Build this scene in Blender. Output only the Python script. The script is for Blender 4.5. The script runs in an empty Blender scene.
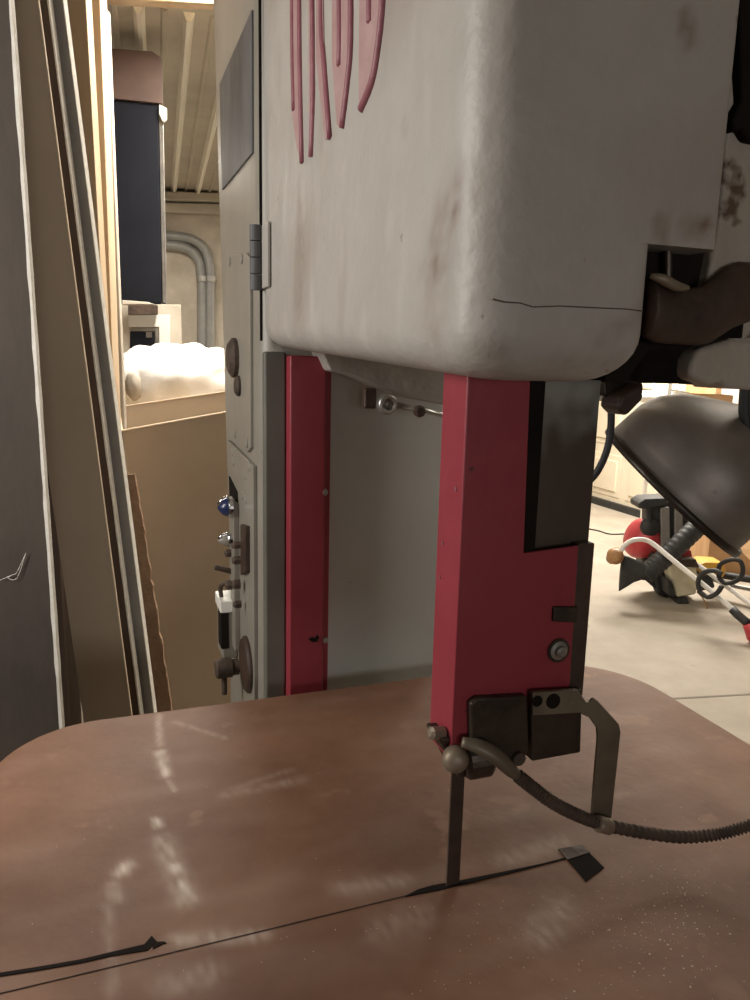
import bpy, bmesh, math, random
from mathutils import Vector, Matrix, noise
random.seed(7)
SC = bpy.context.scene
COL = SC.collection
# ------------------------------------------------------------------ camera
F = 755.0; EYE = 1.5
up = Vector((95, 4000, 755)).normalized()
fz = Vector((0, 0, -1)); yw = (fz - up * fz.dot(up)).normalized(); xw = yw.cross(up)
RM = Matrix((xw, yw, up))                       # camera axes -> world
CP = Vector((0, 0, EYE))
cam = bpy.data.cameras.new('camera'); cam_o = bpy.data.objects.new('camera', cam); COL.objects.link(cam_o)
cam.sensor_fit = 'VERTICAL'; cam.sensor_height = 36; cam.lens = 36 * F / 1000; cam.clip_start = .02
cam_o.matrix_world = Matrix.Translation(CP) @ RM.to_4x4()
SC.camera = cam_o
# ------------------------------------------------------------------ view, world, lights
SC.view_settings.view_transform = 'Standard'; SC.view_settings.look = 'None'
SC.view_settings.gamma = 1; SC.view_settings.use_curve_mapping = False
SC.view_settings.exposure = 0.0
w = bpy.data.worlds.new('world'); SC.world = w; w.use_nodes = True
w.node_tree.nodes['Background'].inputs[0].default_value = (1, .93, .85, 1)
w.node_tree.nodes['Background'].inputs[1].default_value = .02
def area(name, loc, target, sx, sy, power, col=(1, .93, .82), spread=180):
    l = bpy.data.lights.new(name, 'AREA'); l.shape = 'RECTANGLE'; l.size = sx; l.size_y = sy
    l.energy = power; l.color = col; l.spread = math.radians(spread)
    o = bpy.data.objects.new(name, l); COL.objects.link(o); o.location = loc
    o.rotation_euler = (Vector(target) - Vector(loc)).to_track_quat('-Z', 'Y').to_euler()
area('back_bay_light', (-.40, 2.35, 2.56), (-.42, 2.4, 0), .25, .9, 62)
area('back_room_light', (-1.3, 4.3, 2.56), (-1.2, 4.3, 0), .6, 1.2, 30)
area('garage_light', (2.0, 6.2, 2.58), (2.2, 6.2, 0), 1.2, 1.2, 185)
area('left_aisle_light', (-1.35, .46, 1.8), (0, .8, 1.3), .35, .9, 19, col=(1, .95, .89))
area('right_aisle_light', (1.5, 1.8, 2.5), (1.2, 1.7, 0), .4, 1.0, 12)
area('front_fill', (.8, -1.7, 1.45), (.1, .9, 1.35), 1.1, .5, 9.5, col=(1, .965, .94))  # added fill behind the camera, brightens the guard and housing fronts

# ------------------------------------------------------------------ geometry helpers
def ray(px, py): return RM @ Vector(((px - 375) / F, -(py - 500) / F, -1))
def at(px, py, Y):                               # a point of the place at depth Y
    d = ray(px, py); return CP + d * (Y / d.y)
def onz(px, py, z):
    d = ray(px, py); return CP + d * ((z - EYE) / d.z)
A20 = math.radians(20); ex = Vector((math.cos(A20), math.sin(A20), 0)); ey = Vector((-math.sin(A20), math.cos(A20), 0))
B0 = onz(453, 885, 1.0); B0.z = 0                # foot of the blade on the floor: origin of the saw
def L(u, v, z): return B0 + ex * u + ey * v + Vector((0, 0, z))
def loc(p): q = p - B0; return Vector((q.dot(ex), q.dot(ey), q.z))
def pu(px, py, u):
    d = ray(px, py); return loc(CP + d * ((u - (CP - B0).dot(ex)) / d.dot(ex)))
def pv(px, py, v):
    d = ray(px, py); return loc(CP + d * ((v - (CP - B0).dot(ey)) / d.dot(ey)))

def tag(o, label=None, cat=None, group=None, kind=None):
    for k, v in (('label', label), ('category', cat), ('group', group), ('kind', kind)):
        if v: o[k] = v
    return o
def empty(name, l, rz=0):
    o = bpy.data.objects.new(name, None); COL.objects.link(o); o.location = l; o.rotation_euler = (0, 0, rz); o.empty_display_size = .05
    return o
def link(name, bm, mat, parent=None, smooth=False, bevel=0, seg=2, world=False):
    me = bpy.data.meshes.new(name)
    if parent is not None and world:             # geometry given in world coordinates
        bm.transform((Matrix.Translation(parent.location) @ parent.rotation_euler.to_matrix().to_4x4()).inverted())
    bmesh.ops.recalc_face_normals(bm, faces=bm.faces)
    bm.to_mesh(me); bm.free()
    if smooth:
        for p in me.polygons: p.use_smooth = True
    o = bpy.data.objects.new(name, me); COL.objects.link(o)
    if mat: me.materials.append(mat)
    if parent is not None: o.parent = parent
    if bevel:
        m = o.modifiers.new('bevel', 'BEVEL'); m.width = bevel; m.segments = seg; m.limit_method = 'ANGLE'; m.angle_limit = math.radians(40)
        for p in me.polygons: p.use_smooth = True
        m.harden_normals = True
    return o
def pyl(bm, vs, fs):
    v = [bm.verts.new(x) for x in vs]
    for f in fs: bm.faces.new([v[i] for i in f])
def box(bm, a, b, M=None):
    x0, y0, z0 = a; x1, y1, z1 = b
    vs = [Vector(p) for p in ((x0,y0,z0),(x1,y0,z0),(x1,y1,z0),(x0,y1,z0),(x0,y0,z1),(x1,y0,z1),(x1,y1,z1),(x0,y1,z1))]
    if M: vs = [M @ p for p in vs]
    pyl(bm, vs, [(0,3,2,1),(4,5,6,7),(0,1,5,4),(1,2,6,5),(2,3,7,6),(3,0,4,7)])
def prism(bm, pts, off):                          # 3-D polygon extruded by a vector
    n = len(pts); off = Vector(off); pts = [Vector(p) for p in pts]
    pyl(bm, pts + [p + off for p in pts], [tuple(range(n)), tuple(range(2*n-1, n-1, -1))] + [(i, (i+1) % n, n+(i+1) % n, n+i) for i in range(n)])
def catmull(P, n=8):
    P = [Vector(p) for p in P]; Q = [P[0]*2-P[1]] + P + [P[-1]*2-P[-2]]; out = []
    for i in range(1, len(Q)-2):
        a, b, c, d = Q[i-1:i+3]
        for k in range(n):
            t = k/n; out.append(.5*((2*b)+(c-a)*t+(2*a-5*b+4*c-d)*t*t+(3*b-a-3*c+d)*t**3))
    out.append(P[-1]); return out
def tube(bm, P, r, n=12, cap=True, flat=1.0):     # r: number or list / function of t
    P = [Vector(p) for p in P]; rings = []; prev = None
    for i, p in enumerate(P):
        t = (P[min(i+1, len(P)-1)] - P[max(i-1, 0)]).normalized()
        if prev is None: a = t.orthogonal().normalized()
        else: a = (prev - t*prev.dot(t)).normalized()
        prev = a; b = t.cross(a)
        rr = r(i/(len(P)-1)) if callable(r) else (r[i] if isinstance(r, list) else r)
        rings.append([bm.verts.new(p + (a*math.cos(2*math.pi*k/n) + b*flat*math.sin(2*math.pi*k/n))*rr) for k in range(n)])
    for q, s in zip(rings, rings[1:]):
        for k in range(n): bm.faces.new((q[k], q[(k+1)%n], s[(k+1)%n], s[k]))
    if cap: bm.faces.new(rings[0][::-1]); bm.faces.new(rings[-1])
def lathe(bm, prof, o, axis, n=48, cap=True):     # prof: (radius, distance along axis)
    o = Vector(o); ax = Vector(axis).normalized(); a = ax.orthogonal().normalized(); b = ax.cross(a); rings = []
    for r, h in prof:
        rings.append([bm.verts.new(o + ax*h + (a*math.cos(2*math.pi*k/n)+b*math.sin(2*math.pi*k/n))*max(r, 1e-4)) for k in range(n)])
    for q, s in zip(rings, rings[1:]):
        for k in range(n): bm.faces.new((q[k], q[(k+1)%n], s[(k+1)%n], s[k]))
    if cap: bm.faces.new(rings[0][::-1]); bm.faces.new(rings[-1])
def rrect(x0, x1, y0, y1, radii, n=10):           # radii for corners (x0y0, x1y0, x1y1, x0y1), CCW
    out = []
    for (cx, cy, sx, sy, a0), r in zip(((x0,y0,1,1,180),(x1,y0,-1,1,270),(x1,y1,-1,-1,0),(x0,y1,1,-1,90)), radii):
        for k in range(n+1):
            a = math.radians(a0 + 90*k/n); out.append((cx+sx*r+r*math.cos(a), cy+sy*r+r*math.sin(a)))
    return out
def resample(P, step):
    out = []
    for i, p in enumerate(P):
        q = P[(i+1) % len(P)]; d = math.dist(p, q); m = max(1, round(d/step))
        if d < 1e-6: continue
        for k in range(m): out.append((p[0]+(q[0]-p[0])*k/m, p[1]+(q[1]-p[1])*k/m))
    return out
def segd(p, a, b):
    a = Vector(a); b = Vector(b); ab = b-a; t = max(0, min(1, (p-a).dot(ab)/ab.length_squared)); return (p-a-ab*t).length
def paint(o, fn):                                 # worn / stained patches as a point attribute
    at_ = o.data.color_attributes.new('wear', 'FLOAT_COLOR', 'POINT')
    for i, v in enumerate(o.data.vertices): at_.data[i].color = (*fn(v.co), 1)

# ------------------------------------------------------------------ materials
def mat(name, c1, c2=None, rough=.6, metal=0, scale=8, lo=.35, hi=.65, bump=0, bscale=60, spots=None, stretch=None,
        wear=False, wcols=((.16,.07,.03),(.62,.58,.52),(.03,.025,.02)), spec=.5, trans=0, coat=0):
    m = bpy.data.materials.new(name); m.use_nodes = True; nt = m.node_tree; N = nt.nodes; K = nt.links
    b = N['Principled BSDF']; b.inputs['Roughness'].default_value = rough; b.inputs['Metallic'].default_value = metal
    b.inputs['Specular IOR Level'].default_value = spec; b.inputs['Coat Weight'].default_value = coat
    tc = N.new('ShaderNodeTexCoord'); mp = N.new('ShaderNodeMapping'); K.new(tc.outputs['Object'], mp.inputs[0])
    if stretch: mp.inputs['Scale'].default_value = stretch
    nz = N.new('ShaderNodeTexNoise'); nz.inputs['Scale'].default_value = scale; nz.inputs['Detail'].default_value = 6; nz.inputs['Roughness'].default_value = .65
    K.new(mp.outputs[0], nz.inputs['Vector'])
    cr = N.new('ShaderNodeValToRGB'); cr.color_ramp.elements[0].position = lo; cr.color_ramp.elements[1].position = hi
    cr.color_ramp.elements[0].color = (*c1, 1); cr.color_ramp.elements[1].color = (*(c2 or c1), 1)
    K.new(nz.outputs['Fac'], cr.inputs[0]); col = cr.outputs[0]
    def mix(fac, a, colr):
        x = N.new('ShaderNodeMix'); x.data_type = 'RGBA'; K.new(fac, x.inputs['Factor']); K.new(a, x.inputs[6]); x.inputs[7].default_value = (*colr, 1); return x.outputs[2]
    for s in (spots or []):                       # (scale, threshold, colour)
        n2 = N.new('ShaderNodeTexNoise'); n2.inputs['Scale'].default_value = s[0]; n2.inputs['Detail'].default_value = 4; K.new(mp.outputs[0], n2.inputs['Vector'])
        r2 = N.new('ShaderNodeMapRange'); r2.inputs[1].default_value = s[1]; r2.inputs[2].default_value = s[1]+.05; K.new(n2.outputs['Fac'], r2.inputs[0]); col = mix(r2.outputs[0], col, s[2])
    if wear:
        a = N.new('ShaderNodeAttribute'); a.attribute_name = 'wear'; sp = N.new('ShaderNodeSeparateColor'); K.new(a.outputs['Color'], sp.inputs[0])
        for i in range(3): col = mix(sp.outputs[i], col, wcols[i])
    K.new(col, b.inputs['Base Color'])
    if bump:
        n3 = N.new('ShaderNodeTexNoise'); n3.inputs['Scale'].default_value = bscale; n3.inputs['Detail'].default_value = 5; K.new(mp.outputs[0], n3.inputs['Vector'])
        bp = N.new('ShaderNodeBump'); bp.inputs['Strength'].default_value = bump; bp.inputs['Distance'].default_value = .01; K.new(n3.outputs['Fac'], bp.inputs['Height']); K.new(bp.outputs[0], b.inputs['Normal'])
    return m
M = {}
M['hood'] = mat('aged_cream_enamel', (.37,.345,.31), (.43,.405,.37), rough=.5, scale=5, bump=.28, bscale=34, spots=[(38,.715,(.19,.13,.09))], wear=True, wcols=((.15,.085,.05),(.55,.53,.49),(.05,.035,.03)))
M['cream'] = mat('peeling_cream_paint', (.33,.29,.24), (.42,.38,.33), rough=.6, scale=9, bump=.5, bscale=35, spots=[(22,.6,(.10,.06,.04))])
M['column'] = mat('grey_green_enamel', (.235,.215,.18), (.29,.27,.23), rough=.4, scale=4, bump=.06, bscale=30, spots=[(60,.72,(.08,.06,.04))])
M['panel'] = mat('pale_grey_enamel', (.50,.52,.48), (.57,.58,.54), rough=.45, scale=3, bump=.05, bscale=30, spots=[(45,.735,(.10,.08,.05))])
M['red'] = mat('red_enamel', (.25,.028,.042), (.30,.040,.055), rough=.38, scale=6, bump=.05, bscale=40, spots=[(55,.74,(.08,.02,.02))])
M['letter'] = mat('faded_red_letter_paint', (.20,.055,.075), (.28,.10,.12), rough=.5, scale=25, bump=.2)
M['letterface'] = mat('faded_pink_letter_face', (.36,.21,.21), (.42,.28,.27), rough=.55, scale=30)
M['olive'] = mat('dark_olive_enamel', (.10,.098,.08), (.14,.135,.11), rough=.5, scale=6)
M['torn'] = mat('torn_brown_cardboard', (.24,.145,.085), (.34,.22,.14), rough=.85, scale=30, bump=.4, bscale=60)
M['table'] = mat('rusty_brown_cast_iron', (.115,.054,.031), (.215,.110,.067), rough=.55, spec=.35, scale=5, metal=0, bump=.05, bscale=90, lo=.3, hi=.7, spots=[(14,.62,(.20,.108,.068))], wear=True, wcols=((.06,.03,.02),(.52,.43,.36),(.012,.01,.01)))
M['black'] = mat('black_steel_and_shade', (.010,.008,.007), (.016,.012,.010), rough=.9, scale=20, spec=.1)  # dark parts and holes, also the shade put into gaps and recesses
M['dark'] = mat('oily_dark_steel', (.024,.019,.015), (.075,.055,.04), rough=.42, metal=.5, scale=12, bump=.15, bscale=50)
M['post'] = mat('worn_guide_post_steel', (.045,.030,.020), (.08,.055,.04), rough=.5, metal=.1, scale=6, stretch=(1,1,.4), wear=True, wcols=((.03,.02,.015),(.28,.27,.24),(.01,.01,.01)))
M['rust'] = mat('rusty_iron', (.045,.030,.022), (.09,.058,.040), rough=.75, scale=25, bump=.4, bscale=70)
M['rustdark'] = mat('brown_cast_arm', (.026,.014,.009), (.062,.034,.022), rough=.55, scale=16, bump=.35, bscale=30)
M['brass'] = mat('dull_brown_metal', (.19,.15,.105), (.25,.2,.15), rough=.5, metal=.4, scale=20)
M['steel'] = mat('dull_steel', (.32,.31,.29), (.45,.44,.41), rough=.35, metal=.8, scale=15)
M['strap'] = mat('olive_brown_steel_strip', (.12,.10,.07), (.2,.17,.12), rough=.5, metal=.4, scale=18)
M['shade'] = mat('smoked_aluminium', (.17,.15,.13), (.27,.245,.22), rough=.5, metal=.5, scale=9, lo=.3, hi=.7, spots=[(30,.70,(.12,.105,.09))])
M['chrome'] = mat('chrome', (.6,.6,.62), rough=.15, metal=1)
M['blue'] = mat('blue_plastic_cap', (.02,.03,.09), rough=.25)
M['decal'] = mat('weathered_grey_plate', (.05,.05,.055), (.11,.11,.115), rough=.5, scale=7, stretch=(1,1,.35), bump=.1)
M['concrete'] = mat('beige_concrete', (.33,.285,.23), (.42,.37,.305), rough=.7, scale=2.2, bump=.05, bscale=20, spots=[(9,.68,(.33,.27,.21))])
M['drywall'] = mat('grey_drywall', (.5,.46,.40), (.56,.52,.45), rough=.85, scale=2.5)
M['plaster'] = mat('patched_beige_wall', (.42,.37,.30), (.6,.54,.45), rough=.85, scale=3.5)
M['shopwall'] = mat('shop_wall_board', (.18,.155,.13), (.23,.2,.17), rough=.85, scale=3)
M['ceiling'] = mat('ribbed_steel_ceiling', (.40,.36,.30), (.50,.46,.38), rough=.45, metal=.1, scale=3)
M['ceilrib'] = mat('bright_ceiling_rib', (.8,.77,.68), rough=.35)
M['darkply'] = mat('dark_grey_board_face', (.05,.038,.030), (.085,.066,.052), rough=.8, scale=3, stretch=(1,1,.5), bump=.1)
M['tan'] = mat('tan_hardboard', (.50,.41,.30), (.57,.47,.35), rough=.75, scale=3)
M['layer'] = mat('dark_layered_edge', (.07,.045,.032), (.11,.075,.055), rough=.8, scale=30, stretch=(1,1,.05))
M['greyedge'] = mat('grey_board_edge', (.30,.28,.25), (.36,.34,.30), rough=.8, scale=8)
M['paper'] = mat('white_torn_paper_edge', (.85,.82,.76), (.7,.66,.58), rough=.8, scale=40)
M['pine'] = mat('pine_stud_wood', (.46,.33,.20), (.62,.47,.31), rough=.65, scale=3, stretch=(4,4,.5), spots=[(5,.70,(.27,.15,.08))])
M['card'] = mat('corrugated_cardboard', (.56,.455,.34), (.62,.51,.39), rough=.8, scale=4)
M['cardedge'] = mat('pale_cut_cardboard_edge', (.75,.62,.46), rough=.8)
M['bag'] = mat('white_batting', (.86,.84,.79), (.93,.91,.87), rough=.8, scale=10, bump=.3, bscale=20)
M['boxdark'] = mat('navy_black_cabinet', (.006,.007,.011), (.010,.011,.016), rough=.7, spec=.2, scale=5)
M['boxbrown'] = mat('dark_brown_cabinet_top', (.085,.055,.045), (.11,.07,.058), rough=.6, scale=10)
M['white'] = mat('white_painted_trim', (.72,.70,.64), (.8,.78,.72), rough=.5, scale=5)
M['door'] = mat('cream_door_paint', (.72,.64,.50), (.78,.70,.56), rough=.45, scale=3)
M['rubber'] = mat('black_rubber', (.015,.015,.015), (.03,.03,.03), rough=.6, scale=20)
M['conduit'] = mat('grey_metal_conduit', (.25,.25,.24), (.31,.31,.295), rough=.45, metal=.2, scale=10)
M['plastic'] = mat('charcoal_plastic', (.022,.022,.023), (.04,.04,.04), rough=.6, scale=15)
M['redplas'] = mat('red_plastic_housing', (.42,.03,.04), (.5,.05,.06), rough=.4, scale=15)
M['greystrap'] = mat('grey_webbing', (.22,.2,.185), (.28,.26,.24), rough=.8, scale=60)
M['tank'] = mat('yellowed_translucent_tank', (.62,.58,.40), (.7,.66,.5), rough=.45, scale=8)
M['yellow'] = mat('yellow_orange_plastic', (.65,.34,.04), (.72,.42,.07), rough=.45, scale=12)
M['whitetube'] = mat('white_painted_tube', (.82,.8,.76), rough=.3)
M['orange'] = mat('orange_brown_plastic', (.25,.12,.045), (.4,.22,.09), rough=.45, scale=20)
M['ply'] = mat('orange_plywood', (.50,.29,.14), (.6,.38,.2), rough=.65, scale=4, stretch=(1,5,1))
M['dust'] = mat('pale_sawdust', (.6,.5,.37), rough=.9)

# ------------------------------------------------------------------ setting
def struct(name, bm, m, **k): return tag(link(name, bm, m, **k), kind='structure')
CE = 2.65
bm = bmesh.new(); box(bm, (-4, -3, -.1), (8, 11, 0)); struct('floor', bm, M['concrete'])
bm = bmesh.new(); box(bm, (-4, -3, CE), (8, 11, CE+.1)); ceil = struct('ceiling', bm, M['ceiling'])
def wall(name, a, b, m, t=.1, z0=0, z1=CE):
    a = Vector((*a, 0)); b = Vector((*b, 0)); d = (b-a).normalized(); n = Vector((-d.y, d.x, 0))*t
    bm = bmesh.new(); prism(bm, [a+Vector((0,0,z0)), b+Vector((0,0,z0)), b+n+Vector((0,0,z0)), a+n+Vector((0,0,z0))], (0,0,z1-z0)); return struct(name, bm, m)
WB = onz(190, 192, CE); WD = Vector((math.cos(math.radians(16)), math.sin(math.radians(16)), 0)); WN = Vector((WD.y, -WD.x, 0))
def onwall(px, py, off=0.0):                      # a point on (or off in front of) the back wall
    d = ray(px, py); q = WB+WN*off; return CP+d*((q-CP).dot(WN)/d.dot(WN))
wall('wall_back', (WB+WD*2.2).to_2d(), (WB-WD*3).to_2d(), M['plaster'], t=-.1)
wall('wall_return', (.5, 9.2), (.5, 6.9), M['drywall'], t=-.1)
wall('wall_far', (3.2, 9.2), (.5, 9.2), M['drywall'], t=-.1)
wall('wall_left', (-1.75, -2.4), (-1.75, 2.0), M['shopwall'], t=.1)
wall('wall_store', (-2.6, 2.0), (-2.6, 7.2), M['plaster'], t=.1)
wall('wall_front', (-1.8, -2.4), (5, -2.4), M['shopwall'], t=-.1)
UW = 4.76
pa, pb = L(UW, 9, 0), L(UW, -5, 0)
wall('wall_right', pa.to_2d(), pb.to_2d(), M['drywall'], t=.1)
wall('wall_partition', (-1.8, 2.0), (-.86, 2.0), M['layer'], t=.09)
# steel ceiling ribs over the back bay: part of the setting, bright rolled ribs running away from the viewer
ra, rb = onz(187, 35, CE), onz(174, 190, CE); RD = (rb-ra).normalized(); RS = Vector((RD.y, -RD.x, 0))
R2 = (onz(217, 108, CE)-ra).dot(RS)
for i in range(14):
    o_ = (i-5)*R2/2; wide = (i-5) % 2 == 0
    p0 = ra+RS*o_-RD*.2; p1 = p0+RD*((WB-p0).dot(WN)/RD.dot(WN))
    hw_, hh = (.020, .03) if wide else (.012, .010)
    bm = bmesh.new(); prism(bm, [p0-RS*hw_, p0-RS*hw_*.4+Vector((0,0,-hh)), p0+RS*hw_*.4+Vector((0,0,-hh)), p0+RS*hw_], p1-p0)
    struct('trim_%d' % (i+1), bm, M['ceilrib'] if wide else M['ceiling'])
for i, (ya, yb, of) in enumerate([(190, 198, .12), (201, 211, .06)]):
    a_, b_, c_, d_ = (onwall(120, ya, of), onwall(260, ya+4, of), onwall(260, yb+4, of), onwall(120, yb, of))
    bm = bmesh.new(); prism(bm, [a_, b_, c_, d_], -WN*(of-.002)); struct('trim_%d' % (i+15), bm, M['ceiling'], bevel=.006)
# garage door on the right wall
LD = lambda v, z, d: L(UW - d, v, z)
def lbox(bm, v0, v1, z0, z1, d0, d1):
    prism(bm, [LD(v0,z0,d0), LD(v1,z0,d0), LD(v1,z1,d0), LD(v0,z1,d0)], LD(0,0,d1)-LD(0,0,d0))
bm = bmesh.new(); lbox(bm, 5.0, 7.9, .05, 2.25, .005, .045); door = struct('door_1', bm, M['door'])
k = 0
for z in (.12, .66, 1.2, 1.74):
    for v in (5.1, 5.8, 6.5, 7.2):
        bm = bmesh.new(); lbox(bm, v, v+.6, z, z+.44, .04, .052); lbox(bm, v+.06, v+.54, z+.06, z+.38, .05, .066)
        o = link('raised_panel', bm, M['door'], bevel=.008); o.parent = door
bm = bmesh.new(); lbox(bm, 4.9, 8.0, .0, .07, .005, .09); o = link('bottom_seal', bm, M['rubber']); o.parent = door
bm = bmesh.new(); lbox(bm, 4.62, 4.98, 0, 2.35, .002, .06); struct('trim_17', bm, M['ply'])
bm = bmesh.new(); prism(bm, [onz(600, 702, .0005), onz(760, 693, .0005), onz(760, 694.5, .0005), onz(600, 703.5, .0005)], (0,0,.001)); struct('trim_18', bm, M['shopwall'])

# ------------------------------------------------------------------ band saw
saw = tag(empty('band_saw', B0, A20), 'large old cream and red industrial band saw with a rusty brown table', 'band saw')
def part(name, bm, m, parent=saw, **k): return link(name, bm, m, parent, **k)

# table
TW0, TW1, TV0, TV1 = -.447, .505, -.47, .458
out = resample(rrect(TW0, TW1, TV0, TV1, (.14,.14,.155,.125), 16), .006)
n = len(out); bm = bmesh.new()
cx, cy = (TW0+TW1)/2, (TV0+TV1)/2; rings = []
prof = [(0, .955), (0, .994)] + [(.006*(1-math.cos(a)), .994+.006*math.sin(a)) for a in (math.pi/6, math.pi/3, math.pi/2)]
def ring(s, z, inset=0): return [bm.verts.new((cx+(x-cx)*s*(1-inset/.45), cy+(y-cy)*s*(1-inset/.45), z)) for x, y in out]
for i_, z in prof: rings.append(ring(1, z, i_))
for k in range(1, 100): rings.append(ring((1-k/100), 1.0, .006))
for q, s in zip(rings, rings[1:]):
    for k in range(n): bm.faces.new((q[k], q[(k+1)%n], s[(k+1)%n], s[k]))
bm.faces.new(rings[0][::-1]); bm.faces.new(rings[-1])
tab = part('work_table', bm, M['table'], smooth=True)
def zt(px, py): p = loc(onz(px, py, 1.0)); return Vector((p.x, p.y))
marks = [(zt(*a), zt(*b), r, s) for a, b, r, s in [((158,715),(160,745),.004,.55),((160,752),(166,775),.006,.9),((166,775),(174,790),.003,.5),((156,820),(158,826),.005,.8),
    ((163,840),(186,900),.010,.55),((175,865),(190,900),.006,.9),((122,872),(127,866),.007,1.0),((112,885),(116,900),.006,.45),((108,905),(112,995),.005,.2),
    ((175,940),(260,935),.008,.5),((225,795),(300,780),.008,.25),((175,722),(225,738),.004,.25),((340,888),(400,880),.010,.3),((230,790),(290,770),.005,.2),((560,905),(540,940),.014,.30),((380,930),(420,915),.016,.22),((170,985),(210,975),.014,.3),((505,860),(560,842),.012,.25)]]
def tw(co):
    p = Vector((co.x, co.y)); w_ = 0
    for a, b, r, s in marks:
        d = segd(p, a, b)
        if d < r*3:
            w_ = max(w_, s*math.exp(-(d/r)**2*.9)*(.35+.9*max(0, noise.noise(Vector((p.x*160, p.y*60, 3)))+.5)))
    n2 = noise.noise(Vector((p.x*5, p.y*5, 1)));  w_ += max(0, .10*noise.noise(Vector((p.x*9, p.y*30, 7))))
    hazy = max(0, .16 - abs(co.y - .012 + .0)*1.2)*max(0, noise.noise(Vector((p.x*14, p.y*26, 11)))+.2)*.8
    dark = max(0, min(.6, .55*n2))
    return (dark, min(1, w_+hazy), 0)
paint(tab, tw)
def slot(name, P, wd, m=M['black'], z=1.0003, h=.0006):
    bm = bmesh.new(); P = [Vector((*p, 0)) for p in P]; lft, rgt = [], []
    for i, p in enumerate(P):
        d = (P[min(i+1, len(P)-1)]-P[max(0, i-1)]).normalized(); nn = Vector((-d.y, d.x, 0)); ww = wd[i] if isinstance(wd, list) else wd
        lft.append(p+nn*ww/2); rgt.append(p-nn*ww/2)
    prism(bm, [q+Vector((0,0,z)) for q in lft+rgt[::-1]], (0,0,h)); return link(name, bm, m, tab)
slot('saw_slot', [(-.44,-.003), (-.2,-.002), (-.04,0)], .0007, M['rustdark'])
slot('saw_slot', [(-.05,-.001), (-.035,.001), (-.02,0.001), (.01,0), (.06,-.001), (.10,-.001), (.14,0)], [.001,.006,.008,.006,.004,.002,.0015])
slot('gouge', [zt(-30,980), zt(40,969), zt(80,962), zt(110,955), zt(130,951), zt(146,948), zt(152,941), zt(155,946), zt(164,943), zt(166,944)], [.004,.004,.004,.0045,.006,.008,.011,.008,.002,.001])
hp = [zt(558,850), zt(582,846), zt(604,868), zt(586,882)]
bm = bmesh.new(); prism(bm, [Vector((p.x, p.y, 1.0002)) for p in hp], (0,0,.0006)); link('insert_hole', bm, M['black'], tab)
bm = bmesh.new(); prism(bm, [Vector((p.x, p.y, 1.0009)) for p in (hp[0], hp[1], hp[1].lerp(hp[2], .35), hp[0].lerp(hp[3], .35))], (0,0,.0006)); link('insert_plate', bm, M['rustdark'], tab)
# trunnion and lower cabinet under the table (out of sight from the front but it carries the table)
bm = bmesh.new(); box(bm, (-.17, -.17, .62), (.2, .2, .956)); part('trunnion', bm, M['column'], bevel=.02)
bm = bmesh.new(); box(bm, (-.2, -.3, 0), (.25, .56, .62)); part('base_cabinet', bm, M['column'], bevel=.03, seg=4)

# column
CU0, CU1, CV0, CV1 = -.08, .235, .53, .93
bm = bmesh.new()
P = rrect(CU0, CU1, CV0, CV1, (.035,.02,.02,.012), 8)
prism(bm, [(x, y, 0) for x, y in P], (0,0,2.35))
for v_ in bm.verts:
    if v_.co.y > CV1-.05: v_.co.y += .05 if v_.co.z > 1 else -.205     # the column narrows toward its foot
part('column', bm, M['column'], bevel=.001)
bm = bmesh.new(); box(bm, (.022, CV0-.006, .62), (.232, CV0+.004, 1.53)); part('throat_panel', bm, M['panel'], bevel=.002)
bm = bmesh.new(); box(bm, (-.043, CV0-.03, .62), (.012, CV0+.004, 1.50)); cg = part('return_blade_guard', bm, M['red'], bevel=.003)
bm = bmesh.new(); box(bm, (.012, CV0-.024, .62), (.0215, CV0+.004, 1.50)); link('guard_flange', bm, M['red'], cg, bevel=.002)
for (px, py, r) in ((324,492,.005), (325,640,.004)):
    p = pv(px, py, CV0-.026); bm = bmesh.new(); lathe(bm, [(r*1.2,0), (r*1.1,.003), (r*.7,.004), (r*.7,.006)], p, (0,-1,0), 12); link('screw', bm, M['steel'], cg)
p = pv(314, 639, CV0-.031); bm = bmesh.new(); prism(bm, [p+Vector((dx,0,dz)) for dx, dz in ((-.009,.001),(-.003,.004),(.001,.001),(.005,.007),(.008,.002),(.004,-.005),(-.004,-.004))], (0,-.0015,0)); link('chipped_patch', bm, M['black'], cg)
bm = bmesh.new(); box(bm, (CU0+.004, CV0-.008, .62), (-.0432, CV0+.01, 1.505)); part('guard_side_channel', bm, M['olive'], bevel=.004)  # dark olive strip beside the red guard, its own colour
bm = bmesh.new(); box(bm, (CU0-.0004, CV0-.003, 1.52), (CU0+.003, CV0+.001, 2.25)); part('door_gap_line', bm, M['black'])  # black strip stands for the dark groove between column and housing
# neck bracket under the wheel housing, with socket and lever
nk = [pv(x, y, .47) for x, y in ((318,345),(330,371),(352,376),(375,386),(410,398),(452,406),(452,345))]
bm = bmesh.new(); prism(bm, nk, (0, .058, 0)); nb = part('neck_casting', bm, M['hood'], bevel=.004)
s0 = pv(385, 404, .462)
bm = bmesh.new(); lathe(bm, [(.0085,0),(.0135,0),(.015,.003),(.015,.012),(.0135,.016),(.0085,.016),(.008,.006)], s0, (0,-1,0), 24); link('socket_ring', bm, M['steel'], nb, smooth=True)
bm = bmesh.new(); lathe(bm, [(.009,0),(.009,.004)], s0, (0,-1,0), 20); link('socket_bore', bm, M['black'], nb)
bm = bmesh.new(); a = pv(366,392,.465); box(bm, (a.x-.003, .462, a.z-.024), (a.x+.016, .475, a.z+.006)); link('socket_bracket', bm, M['rustdark'], nb, bevel=.003)
bm = bmesh.new(); tube(bm, [pv(396,405,.455), pv(410,408,.452), pv(424,410,.45), pv(445,416,.448)], [.006,.005,.0055,.004], 10, flat=.6); link('lever', bm, M['steel'], nb, smooth=True)
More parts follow.
